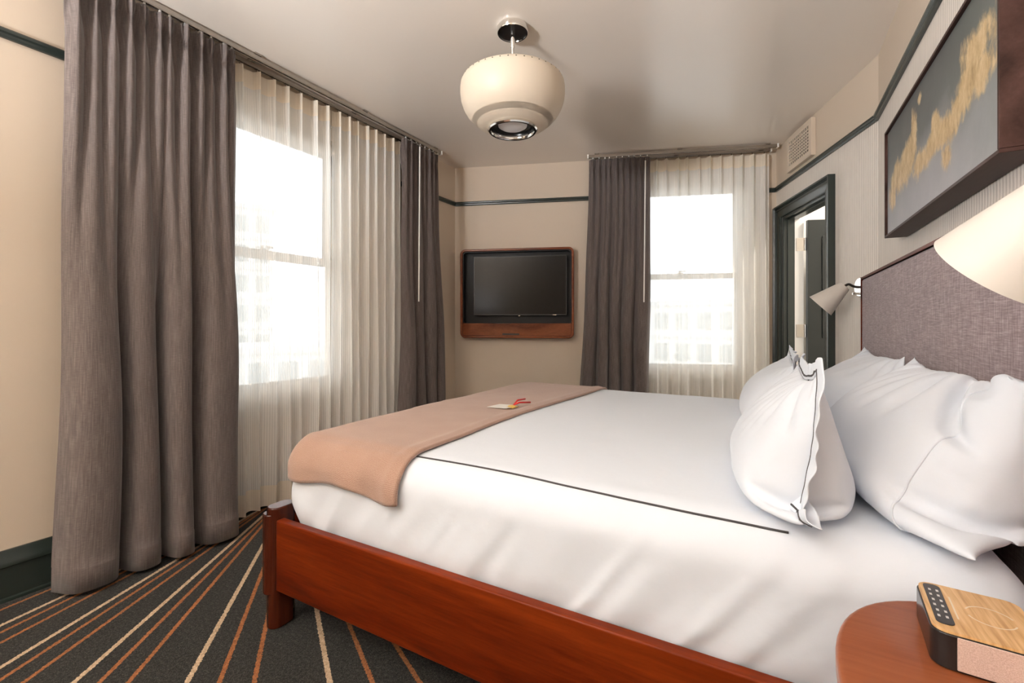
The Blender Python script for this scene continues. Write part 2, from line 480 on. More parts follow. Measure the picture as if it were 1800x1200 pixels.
# ---------------------------------------------------------------- doorway, door and the hall beyond
door = empty('door_1', FD @ Vector((.52, 0, 0))); struct(door, 'dark green panelled door standing open in a dark green moulded frame')
def dpart(nm, m, fn, parent=door, **k):
    mb = MB(FD); fn(mb); return mb.build(nm, m, parent, **k)
cas = [(0, 0), (.018, .004), (.024, .012), (.024, .055), (.034, .064), (.034, .072), (.028, .080), (.046, .088), (.046, .100), (0, .100)]  # depth, width (inner -> outer)
def casing_leg(mb, x_in, sgn, z0, z1):
    n = len(cas)
    vs = [(x_in+sgn*w, -d, z0) for d, w in cas]+[(x_in+sgn*w, -d, z1+w) for d, w in cas]
    mb.add(vs, [tuple(range(n)), tuple(range(2*n-1, n-1, -1))]+[(i, n+i, n+(i+1) % n, (i+1) % n) for i in range(n)])
def casing_head(mb):
    n = len(cas)
    vs = [(DO[0]-w, -d, DO[3]+w) for d, w in cas]+[(DO[1]+w, -d, DO[3]+w) for d, w in cas]
    mb.add(vs, [tuple(range(n)), tuple(range(2*n-1, n-1, -1))]+[(i, n+i, n+(i+1) % n, (i+1) % n) for i in range(n)])
dpart('casing', M_green, lambda b: casing_leg(b, DO[0], -1, 0, DO[3]), smooth='auto')
dpart('casing', M_green, lambda b: casing_leg(b, DO[1], 1, 0, DO[3]), smooth='auto')
dpart('casing', M_green, casing_head, smooth='auto')
dpart('jamb', M_green, lambda b: (b.box((DO[0], 0, 0), (DO[0]+.02, .085, DO[3])), b.box((DO[0]+.02, .03, 0), (DO[0]+.032, .085, DO[3]-.02))), bevel=.002)
dpart('jamb', M_green, lambda b: (b.box((DO[1]-.02, 0, 0), (DO[1], .125, DO[3])), b.box((DO[1]-.032, .03, 0), (DO[1]-.02, .085, DO[3]-.02))), bevel=.002)
dpart('head_jamb', M_green, lambda b: (b.box((DO[0]+.02, 0, DO[3]-.02), (DO[1]-.02, .125, DO[3])), b.box((DO[0]+.032, .03, DO[3]-.032), (DO[1]-.032, .085, DO[3]-.02))), bevel=.002)
dpart('rear_jamb', M_white, lambda b: b.box((DO[0], .085, 0), (DO[0]+.02, .16, DO[3]-.02)))
# leaf opens into the hall at a right angle to the wall, hinged on the far jamb
lx, ly0, lz1 = DO[0]+.022, .175, 2.02
M_leaf = paint('door_leaf_green', (.014, .017, .015), .35)
leaf = dpart('leaf', M_leaf, lambda b: b.box((lx, ly0, .012), (lx+.040, ly0+.745, lz1)), bevel=.002)
def panel(zl, zh):
    for a, b_ in ((ly0+.11, ly0+.635),):
        mb = MB(FD)
        # frame moulding and raised field on the side facing the room
        w = .025
        for (ya, yb, za, zb) in ((a, b_, zl, zl+w), (a, b_, zh-w, zh), (a, a+w, zl+w, zh-w), (b_-w, b_, zl+w, zh-w)):
            mb.box((lx+.040, ya, za), (lx+.049, yb, zb))
        mb.box((lx+.040, a+.06, zl+.06), (lx+.046, b_-.06, zh-.06))
        mb.build('panel', M_leaf, leaf, bevel=.003)
panel(.2, .85); panel(1.02, 1.88)
for zc in (.3, 1.08, 1.82):
    hg = dpart('hinge', M_steel, lambda b: (b.box((DO[0]+.020, .10, zc-.055), (DO[0]+.0225, .165, zc+.055)), b.cyl((DO[0]+.026, .168, zc-.055), (DO[0]+.026, .168, zc+.055), .006)))
dpart('door_knob', M_steel, lambda b: (b.cyl((lx+.040, ly0+.68, .98), (lx+.085, ly0+.68, .98), .010), b.lathe([(1e-4, .03), (.02, .032), (.028, .045), (.024, .06), (1e-4, .065)], 20, (lx+.040, ly0+.68, .98), (1, 0, 0))), parent=leaf, smooth=True)
# hall
hw = MB(FD)
hw.box((-.25, .125, -.02), (1.9, 2.0, 0)); struct(hw.build('floor_hall', M_hallfloor))
hw = MB(FD); hw.box((-.25, .27, H), (1.9, 2.0, H+.1)); struct(hw.build('ceiling_hall', M_white))
for nm, a, b in (('wall_hall_far', (-.25, 1.9, 0), (1.9, 2.0, H)), ('wall_hall_left', (-.25, .27, 0), (-.15, 1.9, H)), ('wall_hall_right', (1.8, .22, 0), (1.9, 1.9, H))):
    hw = MB(FD); hw.box(a, b); struct(hw.build(nm, M_white))
hl = bpy.data.lights.new('hall_ceiling_light', 'AREA'); hl.shape = 'DISK'; hl.size = .35; hl.energy = 28; hl.color = (1, .93, .84)
ho = bpy.data.objects.new('hall_ceiling_light', hl); COL.objects.link(ho); ho.location = FD @ Vector((.7, 1.0, H-.02))

# vent grille high on the doorway wall
vg = empty('vent_grille', FD @ Vector((.52, 0, 2.39)))
tag(vg, 'cream painted square-holed air vent grille high above the green doorway', 'vent')
vx0, vx1, vz0, vz1 = .304, .737, 2.388, 2.668
def vpart(nm, m, fn, **k):
    mb = MB(FD); fn(mb); return mb.build(nm, m, vg, **k)
bw = .045
vpart('frame', M_wall, lambda b: ring_prism(b, [(vx0, vz0), (vx1, vz0), (vx1, vz1), (vx0, vz1)], [(vx0+bw, vz0+bw), (vx1-bw, vz0+bw), (vx1-bw, vz1-bw), (vx0+bw, vz1-bw)], -.035, -.001), bevel=.003)
vpart('backing', M_black, lambda b: b.box((vx0+bw, -.006, vz0+bw), (vx1-bw, -.002, vz1-bw)))
nx, nz = 11, 8; gx0, gx1, gz0, gz1 = vx0+bw, vx1-bw, vz0+bw, vz1-bw
for i in range(1, nx):
    xx = gx0+(gx1-gx0)*i/nx
    vpart('bar', M_wall, lambda b: b.box((xx-.0045, -.033, gz0), (xx+.0045, -.028, gz1)))
for i in range(1, nz):
    zz = gz0+(gz1-gz0)*i/nz
    vpart('bar', M_wall, lambda b: b.box((gx0, -.0325, zz-.0045), (gx1, -.0275, zz+.0045)))

# ================================================================ CURTAINS
def track(F, x0, x1, n, label, ends=True):
    root = empty('curtain_track', F @ Vector(((x0+x1)/2, -n, H-.05))); tag(root, label, 'curtain track', 'curtain tracks on the ceiling')
    mb = MB(F)
    mb.box((x0, -n-.011, H-.034), (x1, -n+.011, H-.012)); mb.box((x0, -n-.013, H-.040), (x1, -n-.006, H-.034)); mb.box((x0, -n+.006, H-.040), (x1, -n+.013, H-.034))
    mb.build('channel', M_steel, root, bevel=.002)
    k = max(3, int((x1-x0)/.55))
    for i in range(k):
        xx = x0+.08+(x1-x0-.16)*i/(k-1)
        mb = MB(F); mb.box((xx-.02, -n-.016, H-.012), (xx+.02, -n+.016, H)); mb.build('bracket', M_steel, root, bevel=.002)
    for xx in (x0, x1):
        mb = MB(F); mb.box((xx-.006, -n-.016, H-.042), (xx+.006, -n+.016, H-.008)); mb.build('end_cap', M_white, root, bevel=.002)
track(FL, .72, 3.315, .172, 'front chrome ceiling curtain track over the wide left window')
track(FL, .78, 3.25, .078, 'rear chrome ceiling curtain track holding the left sheers')
track(FT, 1.315, 2.925, .172, 'front chrome ceiling curtain track by the window beside the doorway')
track(FT, 1.36, 2.905, .078, 'rear chrome ceiling curtain track carrying the sheer beside the doorway')

def sm(a, b, x):
    t = min(1, max(0, (x-a)/(b-a))); return t*t*(3-2*t)
def drape(name, F, xt, xb, n, z0, z1, npl, nfold, dt, db, seed, m, label, group, seglen=.006, merge=(.35, 1.7), lat=.35, wob=.01):
    """pinch pleated curtain: npl pleats at the heading merging into nfold deep folds at the hem"""
    rnd = random.Random(seed)
    W = xt[1]-xt[0]; ns = int(W*2/seglen)
    cents = [(k+.5+rnd.uniform(-.18, .18))/npl for k in range(npl)]
    hts = [rnd.uniform(.75, 1.1) for _ in range(npl)]
    # uneven warp for the lower folds
    knots = [0]
    for k in range(nfold): knots.append(knots[-1]+rnd.uniform(.7, 1.35))
    knots = [k/knots[-1] for k in knots]
    dep = [rnd.uniform(.75, 1.1) for _ in range(nfold)]
    zs = [z1, z1-.012, z1-.03, z1-.05, z1-.07, z1-.085, z1-.10, z1-.115, z1-.135, z1-.16, z1-.19, z1-.23, z1-.28, z1-.34]
    k = 30
    for i in range(1, k+1): zs.append(z1-.34-(z1-.34-z0)*i/k)
    hem = z0+.10
    zs = sorted(set(zs+[hem+.004, hem, hem-.006]), reverse=True)
    V = []; UV = []; arc = None
    for z in zs:
        d = z1-z
        wp = .40 if d < .02 else (.40+(.14-.40)*sm(.02, .095, d) if d < .1 else .14+(.48-.14)*sm(.10, .30, d))
        mg = sm(merge[0], merge[1], d)
        row = []
        for i in range(ns+1):
            s = i/ns
            p = 0; lx = 0
            for c, hgt in zip(cents, hts):
                t = (s-c)*npl
                if abs(t) < 1.6:
                    g = math.exp(-(t/wp)**2*.9)
                    if d < .16:   # two grooves make the triple pinch
                        g *= 1-.42*(1-sm(.11, .16, d))*(math.exp(-((t-.42*wp)/(.16*wp))**2)+math.exp(-((t+.42*wp)/(.16*wp))**2))
                    p = max(p, g*hgt)
            # lower folds
            j = 0
            while j < nfold-1 and s > knots[j+1]: j += 1
            u = (s-knots[j])/(knots[j+1]-knots[j])
            ph = 2*PI*u
            q = .5-.5*math.cos(ph); q = math.tanh(2.4*(q-.42))/2/math.tanh(1.39)+.5
            q *= dep[j]
            lq = -lat*math.sin(ph)*(knots[j+1]-knots[j])*.42
            x = (xt[0]+(xt[1]-xt[0])*s)*(1-sm(0, 2.6, d))+(xb[0]+(xb[1]-xb[0])*s)*sm(0, 2.6, d)
            x += lq*W*mg+wob*math.sin(3.1*z+s*5+seed)*mg
            yy = (1-mg)*p*dt+mg*(q*db)+mg*.012*math.sin(z*2.1+s*9+seed)
            if z <= hem: yy += .0035
            row.append((x, -(n-.035+yy), z))
        V.append(row)
    mid = V[len(V)//2]; arc = [0]
    for a, b in zip(mid, mid[1:]): arc.append(arc[-1]+math.hypot(a[0]-b[0], a[1]-b[1]))
    mb = MB(F); n1 = ns+1
    vs = [p for row in V for p in row]
    fs = [(r*n1+i, r*n1+i+1, (r+1)*n1+i+1, (r+1)*n1+i) for r in range(len(zs)-1) for i in range(ns)]
    mb.add(vs, fs)
    uv = [(arc[i], z) for z in zs for i in range(n1)]
    root = empty(name, F @ Vector(((xb[0]+xb[1])/2, -n, z0))); tag(root, label, 'curtain', group)
    o = mb.build('cloth', m, root, smooth=True, fix=False, uv=uv)
    sol = o.modifiers.new('thickness', 'SOLIDIFY'); sol.thickness = .002; sol.offset = 0
    hk = bpy.data.meshes.new('hook')
    for c in cents:
        x = xt[0]+(xt[1]-xt[0])*c
        mb = MB(F); mb.box((x-.004, -n-.004, z1-.004), (x+.004, -n+.004, H-.038)); mb.build('hook', M_white, root)
    return root
ZT = H-.05
drape('drape', FL, (.785, 1.505), (.755, 1.485), .172, .022, ZT, 12, 4, .062, .155, 5, M_curtain,
      'wide taupe pinch-pleated drape hanging at the near side of the left window', 'taupe linen drapes', merge=(.4, 1.9))
drape_corner = drape('drape', FL, (2.83, 3.30), (2.80, 3.37), .172, .022, ZT, 8, 4, .05, .10, 11, M_curtain,
      'narrow taupe drape between the left window and the room corner', 'taupe linen drapes')
drape_far = drape('drape', FT, (1.325, 1.87), (1.235, 1.865), .172, .022, ZT, 10, 5, .05, .09, 23, M_curtain,
      'taupe drape to the right of the television', 'taupe linen drapes')

def sheer_panel(F, xt, n, z0, z1, npl, seed, label, dep=.045):
    rnd = random.Random(seed)
    W = xt[1]-xt[0]; ns = int(W*2/.0045)
    cents = [(k+.5+rnd.uniform(-.07, .07))/npl for k in range(npl)]
    dp = [rnd.uniform(.8, 1.2) for _ in cents]; wd = [rnd.uniform(.8, 1.25) for _ in cents]
    HB, HM = .105, .125
    zs = [z1, z1-.03, z1-.06, z1-.085, z1-HB, z1-.13, z1-.17, z1-.24, z1-.34]+[z1-.34-(z1-.34-z0-HM)*i/14 for i in range(1, 15)]+[z0+HM*.5, z0]
    rows = []
    for z in zs:
        d = z1-z
        wp = .13 if d < .1 else .13+.11*sm(.1, .5, d)
        row = []
        for i in range(ns+1):
            s = i/ns; p = 0; lx = 0
            for c, k, w in zip(cents, dp, wd):
                t = (s-c)*npl
                if abs(t) < 1.2:
                    g = math.exp(-(t/(wp*w))**2)*k
                    p = max(p, g)
                    lx += -t*g*.35*sm(.1, .6, d)/npl*W
            low = sm(.5, 2.4, d)
            x = xt[0]+W*s+lx+.006*math.sin(z*2.3+s*17+seed)*low
            y = p*dep*(1+.15*low)+.010*low*math.sin(s*npl*2.2+seed+z)
            row.append((x, -(n-.012+y), z))
        rows.append(row)
    arc = [0]; mid = rows[len(rows)//2]
    for a, b in zip(mid, mid[1:]): arc.append(arc[-1]+math.hypot(a[0]-b[0], a[1]-b[1]))
    root = empty('sheer_curtain', F @ Vector(((xt[0]+xt[1])/2, -n, z0))); tag(root, label, 'curtain', 'cream sheer curtains')
    def part(nm, r0, r1, m):
        mb = MB(F); n1 = ns+1; rr = rows[r0:r1+1]
        mb.add([p for r in rr for p in r], [(r*n1+i, r*n1+i+1, (r+1)*n1+i+1, (r+1)*n1+i) for r in range(len(rr)-1) for i in range(ns)])
        mb.build(nm, m, root, smooth=True, fix=False, uv=[(arc[i], r[0][2]) for r in rr for i in range(n1)])
    part('heading', 0, 4, M_sheer2); part('voile', 4, len(zs)-3, M_sheer); part('hem', len(zs)-3, len(zs)-1, M_sheer2)
    for c in cents:
        x = xt[0]+W*c; mb = MB(F); mb.box((x-.003, -n-.003, z1-.004), (x+.003, -n+.003, H-.038)); mb.build('hook', M_steel, root)
sheer_panel(FL, (1.32, 2.212), .078, .03, H-.06, 9, 3, 'cream striped sheer curtain over the glass of the left window')
sheer_panel(FL, (2.218, 2.915), .078, .03, H-.06, 8, 9, 'cream sheer curtain panel between the left window glass and the narrow drape')
sheer_panel(FT, (1.70, 2.895), .078, .03, H-.06, 13, 15, 'cream sheer curtain over the window beside the green doorway')
def wand(F, x, n, z0, z1, drape_root):
    mb = MB(F); mb.cyl((x, -n, z0), (x+.012, -n, z1-.03), .0055, 12); rod = mb.build('pull_wand', M_white, drape_root, smooth='auto'); rod['label'] = 'thin white pull wand'
    mb = MB(F); mb.tube([(x+.012, -n, z1-.032), (x+.012, -n, z1-.005), (x+.012, -n+.02, z1+.004), (x+.012, -n+.06, z1)], .0022, 8); mb.build('wand_hook', M_steel, rod, smooth=True)
wand(FL, 2.885, .285, 1.32, 2.60, drape_corner)
wand(FT, 1.80, .285, 1.33, 2.60, drape_far)

# ================================================================ PENDANT LAMP
px, py = -1.18, 2.12
lamp = empty('pendant_lamp', (px, py, H)); tag(lamp, 'cream enamel drum pendant lamp with chrome stem hanging from the ceiling', 'pendant lamp')
M_enamel = mat('cream_enamel', (.60, .51, .40), .5)
M_lens = mat('frosted_lens', (.72, .70, .68), .35)
M_blk = mat('black_gloss', (.010, .009, .009), .25)
def lp(nm, m, prof, **k):
    mb = MB(); mb.lathe(prof, k.pop('seg', 64), (px, py, 0), closed=k.pop('closed', False)); return mb.build(nm, m, lamp, smooth='auto', **k)
can = lp('canopy', M_chrome, [(1e-4, H-.001), (.079, H-.001), (.081, H-.006), (.081, H-.030), (.079, H-.034), (.075, H-.034), (.074, H-.028)])
mb = MB(); mb.lathe([(1e-4, H-.026), (.0745, H-.026), (.0745, H-.024)], 48, (px, py, 0)); mb.build('cover_disc', M_blk, can, smooth='auto')
lp('stem', M_chrome, [(1e-4, H-.025), (.0115, H-.025), (.0115, H-.105), (.010, H-.108), (.008, H-.112), (.008, 2.42)], seg=24)
# bowl
B = 2.165
outer = [(.118, 0), (.150, .007), (.185, .023), (.215, .047), (.240, .075), (.258, .107), (.269, .140), (.2735, .175), (.273, .205), (.270, .223), (.263, .237), (.250, .247), (.200, .256), (.10, .262), (.02, .264)]
prof = [(r, B+z) for r, z in outer]+[(max(.02, r-.005), B+z-.004+(.006 if z < .01 else 0)) for r, z in reversed(outer)]
shade = lp('shade', M_enamel, prof, seg=96, closed=True)
lp('trim_ring', M_chrome, [(.128, B-.002), (.130, B-.010), (.124, B-.016), (.114, B-.016), (.108, B-.008), (.108, B+.004), (.114, B+.010), (.122, B+.008)], closed=True)
lp('baffle', M_blk, [(.110, B+.0), (.105, B+.020), (.075, B+.032), (.06, B+.034)], seg=48)
lp('lens', M_lens, [(.078, B+.026), (.075, B+.012), (.062, B+.004), (.040, B-.001), (.015, B-.003), (1e-4, B-.003)], seg=48)
hole_mb = MB(); hole_mb.lathe([(1e-4, .0006), (.0028, .0006), (.0034, 0)], 8); hole = None
for k in range(44):
    a = 2*PI*k/44; r = .2665; zz = B+.2305
    R = Vector((.89*math.cos(a), .89*math.sin(a), .45))
    if hole is None:
        hole = hole_mb.build('vent_hole', M_blk, None); ob = hole
    else: ob = copy_part(hole)
    ob.parent = shade
    ob.matrix_world = Matrix.Translation((px+r*math.cos(a), py+r*math.sin(a), zz)) @ R.to_track_quat('Z', 'Y').to_matrix().to_4x4()

# ================================================================ TELEVISION
tv = empty('tv_surround', FT @ Vector((.634, 0, 1.0))); tag(tv, 'rounded walnut wall frame with dark recess and wooden shelf panel around the television', 'tv frame')
def tvp(nm, m, fn, parent=tv, **k):
    mb = MB(FT); fn(mb); return mb.build(nm, m, parent, **k)
x0, x1, z0, z1 = .083, 1.185, 1.003, 1.865
M_tvback = mat('charcoal_laminate', (.013, .012, .012), .4, Specular_IOR_Level=.2)
M_screen = mat('tv_screen', (.009, .008, .0075), .16, Specular_IOR_Level=.16)
tvp('frame', M_woodtv, lambda b: ring_prism(b, rrect(x0, x1, z0, z1, .05), rrect(x0+.022, x1-.022, z0+.022, z1-.022, .032), -.105, -.001), bevel=.007, seg=3)
tvp('back_panel', M_tvback, lambda b: plate(b, rrect(x0+.02, x1-.02, z0+.02, z1-.02, .03), -.012, -.002))
tvp('side_lining', M_tvback, lambda b: ring_prism(b, rrect(x0+.0222, x1-.0222, z0+.14, z1-.0222, .03), rrect(x0+.03, x1-.03, z0+.147, z1-.03, .026), -.085, -.012))
tvp('shelf_panel', M_woodtv, lambda b: b.box((x0+.0225, -.088, z0+.0225), (x1-.0225, -.012, z0+.142)), bevel=.003)
tvp('cable_slot', M_black, lambda b: b.box((.50, -.0895, z0+.030), (.665, -.080, z0+.045)))
tset = empty('television', FT @ Vector((.66, -.07, 1.22))); tag(tset, 'switched-off black flat screen television inside the walnut wall frame', 'television')
tvp('body', mat('tv_bezel', (.012, .012, .012), .3), lambda b: b.box((.212, -.082, 1.222), (1.118, -.045, 1.792)), parent=tset, bevel=.004)
tvp('screen', M_screen, lambda b: b.box((.220, -.0835, 1.232), (1.110, -.080, 1.784)), parent=tset)
tvp('mount', M_black, lambda b: b.box((.5, -.045, 1.38), (.83, -.0125, 1.62)), parent=tset)
tvp('logo', M_steel, lambda b: b.box((.985, -.0855, 1.2225), (1.02, -.081, 1.228)), parent=tset)
tvp('sensor', M_steel, lambda b: b.box((.655, -.0855, 1.214), (.675, -.075, 1.222)), parent=tset, bevel=.002)

# ================================================================ BED
bed = empty('bed', (-.6, 2.08, 0)); tag(bed, 'king bed frame of red cherry wood with a mauve upholstered headboard', 'bed')
def bp(nm, m, fn, parent=bed, **k):
    mb = MB(); fn(mb); return mb.build(nm, m, parent, **k)
YN, YF = 1.068, 3.095
bp('side_rail', M_woodX, lambda b: b.box((-1.598, YN, .150), (.44, YN+.034, .412)), bevel=.006, seg=3)
bp('side_rail', M_woodX, lambda b: b.box((-1.598, YF-.034, .150), (.44, YF, .412)), bevel=.006, seg=3)
bp('foot_rail', M_woodY, lambda b: b.box((-1.652, YN+.06, .150), (-1.620, YF-.06, .412)), bevel=.006, seg=3)
def stadium(cx, cy, hx, hy, n=14):
    r = min(hx, hy); pts = []
    for k in range(2*n):
        a = -PI+2*PI*k/(2*n)
        pts.append((cx+math.copysign(hx-r, math.cos(a)) + r*math.cos(a) if hx > r else cx+r*math.cos(a),
                    cy+(math.copysign(hy-r, math.sin(a)) if hy > r else 0)+r*math.sin(a)))
    return pts
for cy, sgn in ((YN+.045, -1), (YF-.045, 1)):
    post = bp('post', M_woodZ, lambda b: b.prism(stadium(-1.634, cy, .033, .052), .001, .452), bevel=.006, seg=3)
    bp('sleeve', M_woodZ, lambda b: b.prism(stadium(-1.645, cy+sgn*.009, .034, .052), .130, .428), parent=post, bevel=.005, seg=3)
for xx in (-1.1, -.1):
    for yy in (1.32, 2.85):
        bp('support_leg', M_black, lambda b: b.box((xx-.04, yy-.04, 0.001), (xx+.04, yy+.04, .16)), bevel=.004)
bp('platform', M_black, lambda b: b.box((-1.62, YN+.035, .16), (.43, YF-.035, .30)))
HX = .468
hb = bp('headboard_panel', M_head, lambda b: b.box((HX, .815, .556), (.540, 3.352, 1.398)), bevel=.012, seg=3)
bp('headboard_trim', M_woodY, lambda b: (b.box((HX-.004, .80, 1.399), (.5465, 3.364, 1.412)), b.box((HX-.004, 3.353, .53), (.5465, 3.364, 1.399)), b.box((HX-.004, .80, .53), (.5465, .814, 1.399))), bevel=.003)
bp('headboard_rail', M_woodY, lambda b: b.box((.455, .80, .25), (.5465, 3.364, .555)), bevel=.006)
bp('headboard_ledge', M_woodY, lambda b: b.box((.441, .98, .14), (.4545, 3.18, .53)), bevel=.004)
for yy in (.86, 3.30): bp('leg', M_woodZ, lambda b: b.box((.47, yy-.03, .001), (.535, yy+.03, .25)), bevel=.005)

# ---- duvet over the mattress: a rounded box of cloth with folds
LO = Vector((-1.615, 1.108, .36)); HI = Vector((.425, 3.058, .705)); RR = .105
from mathutils import noise as mn
def nz3(x, y, z, s=1.0): return mn.noise(Vector((x*s, y*s, z*s)))
def rbox(q, off=0.0):
    c = Vector([min(max(q[i], LO[i]+RR), HI[i]-RR) for i in range(3)])
    c.z = min(q[2], HI.z-RR)
    d = Vector(q)-c
    if d.length < 1e-6: return Vector(q)+Vector((0, 0, off)), Vector((0, 0, 1))
    d.normalize()
    return c+d*(RR+off), d
def cloth_disp(p, nrm):
    side = 1-abs(nrm.z)
    h = .0
    top = max(0, nrm.z)
    h += top*(.010*math.sin(PI*min(1, max(0, (p.y-LO.y)/(HI.y-LO.y))))+.004*nz3(p.x, p.y, 0, 2.3)+.0015*nz3(p.x, p.y, 0, 7))
    if side > .05:
        along = p.x if abs(nrm.y) > abs(nrm.x) else p.y
        # slanting pull folds on the sides, stronger towards the tucked bottom
        low = sm(HI.z-.05, LO.z+.06, p.z) if False else 1-sm(LO.z+.05, HI.z-.03, p.z)
        t = along*1.0+(HI.z-p.z)*(.75 if abs(nrm.y) > abs(nrm.x) else .1)
        w = nz3(t*9, p.z*1.3, 3.1)+.6*nz3(t*21, p.z*1.8, 7.7)
        ridge = (1-abs(nz3(t*6.5, p.z*.9, 11.3))*2)
        h += side*(.35+low)*(.0075*w+.012*max(0, ridge-.5))
        # gathered foot corner
        cn = math.exp(-(((p.x-LO.x)/.16)**2))
        h += side*cn*low*.011*math.sin(22*(p.y*1.3+p.x+p.z*.9))
    return h
def box_face_grid(n1, n2, fn):
    vs = []; fs = []
    for i in range(n1+1):
        for j in range(n2+1): vs.append(fn(i/n1, j/n2))
    for i in range(n1):
        for j in range(n2): fs.append((i*(n2+1)+j, (i+1)*(n2+1)+j, (i+1)*(n2+1)+j+1, i*(n2+1)+j+1))
    return vs, fs
def lerp(a, b, t): return a+(b-a)*t
def duv(q):
    p, n = rbox(q)
    if q[2] <= LO.z+.001 and False: pass
    p = p+n*cloth_disp(p, n)
    # bottom edge tucks in behind the rails
    tk = 1-sm(LO.z, LO.z+.10, p.z)
    p.y += tk*.012*(1 if p.y < 2.08 else -1)
    p.x += tk*.010*(1 if p.x < -.6 else -1)
    return p
mb = MB()
nxg, nyg, nzg = 130, 124, 26
mb.add(*box_face_grid(nxg, nyg, lambda a, b: duv((lerp(LO.x, HI.x, a), lerp(LO.y, HI.y, b), HI.z))))
mb.add(*box_face_grid(nxg, nzg, lambda a, b: duv((lerp(LO.x, HI.x, a), LO.y, lerp(LO.z, HI.z, b)))))
mb.add(*box_face_grid(nxg, nzg, lambda a, b: duv((lerp(LO.x, HI.x, a), HI.y, lerp(LO.z, HI.z, b)))))
mb.add(*box_face_grid(nyg, nzg, lambda a, b: duv((LO.x, lerp(LO.y, HI.y, a), lerp(LO.z, HI.z, b)))))
mb.add(*box_face_grid(nyg, nzg, lambda a, b: duv((HI.x, lerp(LO.y, HI.y, a), lerp(LO.z, HI.z, b)))))
duvet = empty('duvet', (-.6, 2.08, .41)); tag(duvet, 'smooth white duvet with a charcoal piped line covering the king mattress', 'duvet')
mb.build('cover', M_linen, duvet, smooth=True, sub=1)
# piped line set in from the edge
pts = []
for i in range(90):
    x = lerp(-1.52, .035, i/89); p, n = rbox((x, LO.y+.075-.035*sm(-.9, .1, x), HI.z)); pts.append(p+n*(cloth_disp(p, n)+.0012))
pl = MB(); pl.tube(pts, .0028, 6)
pts = [rbox((-1.52, lerp(LO.y+.07, HI.y-.07, i/40), HI.z))[0]+Vector((0, 0, .004)) for i in range(41)]
pl.build('piping', M_piping, duvet, smooth=True)

# ---- throw across the foot
TH = .010
def thr(a, b):
    # a: 0 foot edge .. 1 inner edge ; b: 0 near hem .. 1 far hem (path over the bed)
    zl = .575; L1 = HI.z-zl; L2 = HI.y-LO.y
    s = b*(2*L1+L2)
    inner = -.985-.03*math.sin(b*5)+(.035 if b < .2 else 0)*(1-b/.2)*-1
    foot = -1.60+.02*math.sin(b*7)+(-.01)
    x = lerp(foot, inner, a)
    if s < L1: q = (x, LO.y, zl+s-.012*math.sin(a*9))
    elif s < L1+L2: q = (x, LO.y+s-L1, HI.z)
    else: q = (x, HI.y, HI.z-(s-L1-L2))
    p, n = rbox(q)
    h = cloth_disp(p, n)*.7+TH*.5+.0055
    # soft rolled inner edge and a fold ridge beside it
    h += .005*math.exp(-((a-.93)/.035)**2)+.003*math.exp(-((a-.06)/.04)**2)
    if n.z < .9: h += (1-n.z)*(.006*math.sin(a*14+b*30)+.006*nz3(x*8, p.z*3, 2))+.004
    return p+n*h
na, nb = 46, 190
vs, fs = box_face_grid(na, nb, thr)
mb = MB(); mb.add(vs, fs)
th = mb.build('throw_blanket', M_throw, None, smooth=True, fix=False, uv=[(i/na*.58, j/nb*2.3) for i in range(na+1) for j in range(nb+1)])
s_ = th.modifiers.new('thickness', 'SOLIDIFY'); s_.thickness = TH; s_.offset = 0
tag(th, 'brown herringbone knit throw blanket laid across the foot of the bed', 'blanket')

# ---- card with ribbon
zt = HI.z+.0275
cd = empty('note_card', (-1.16, 1.98, zt)); tag(cd, 'small white card with a gold seal and red ribbon lying on the brown throw', 'card')
mb = MB(Matrix.Translation((-1.155, 1.975, zt)) @ Matrix.Rotation(math.radians(-8), 4, 'Z') @ Matrix.Rotation(math.radians(-3), 4, 'Y'))
mb.box((-.06, -.05, -.001), (.06, .05, .0012)); mb.build('card', mat('card_paper', (.78, .75, .70), .6), cd)
mb = MB(Matrix.Translation((-1.105, 1.975, zt+.004))); mb.lathe([(1e-4, .006), (.012, .005), (.019, .002), (.021, -.003)], 14); mb.box((-.02, -.028, -.004), (.024, .022, -.001))
mb.build('seal', mat('gold_seal', (.75, .50, .12), .4), cd, smooth='auto')
mb = MB()
for dx, dy, dz in ((.012, .10, .020), (.050, .085, .008)):
    mb.tube([(-1.10, 1.985, zt+.008), (-1.10+dx*.3, 1.985+dy*.35, zt+.012+dz*.8), (-1.10+dx, 1.985+dy, zt+.006+dz)], .0042, 6)
mb.build('ribbon', mat('red_ribbon', (.55, .02, .02), .5), cd, smooth=True)

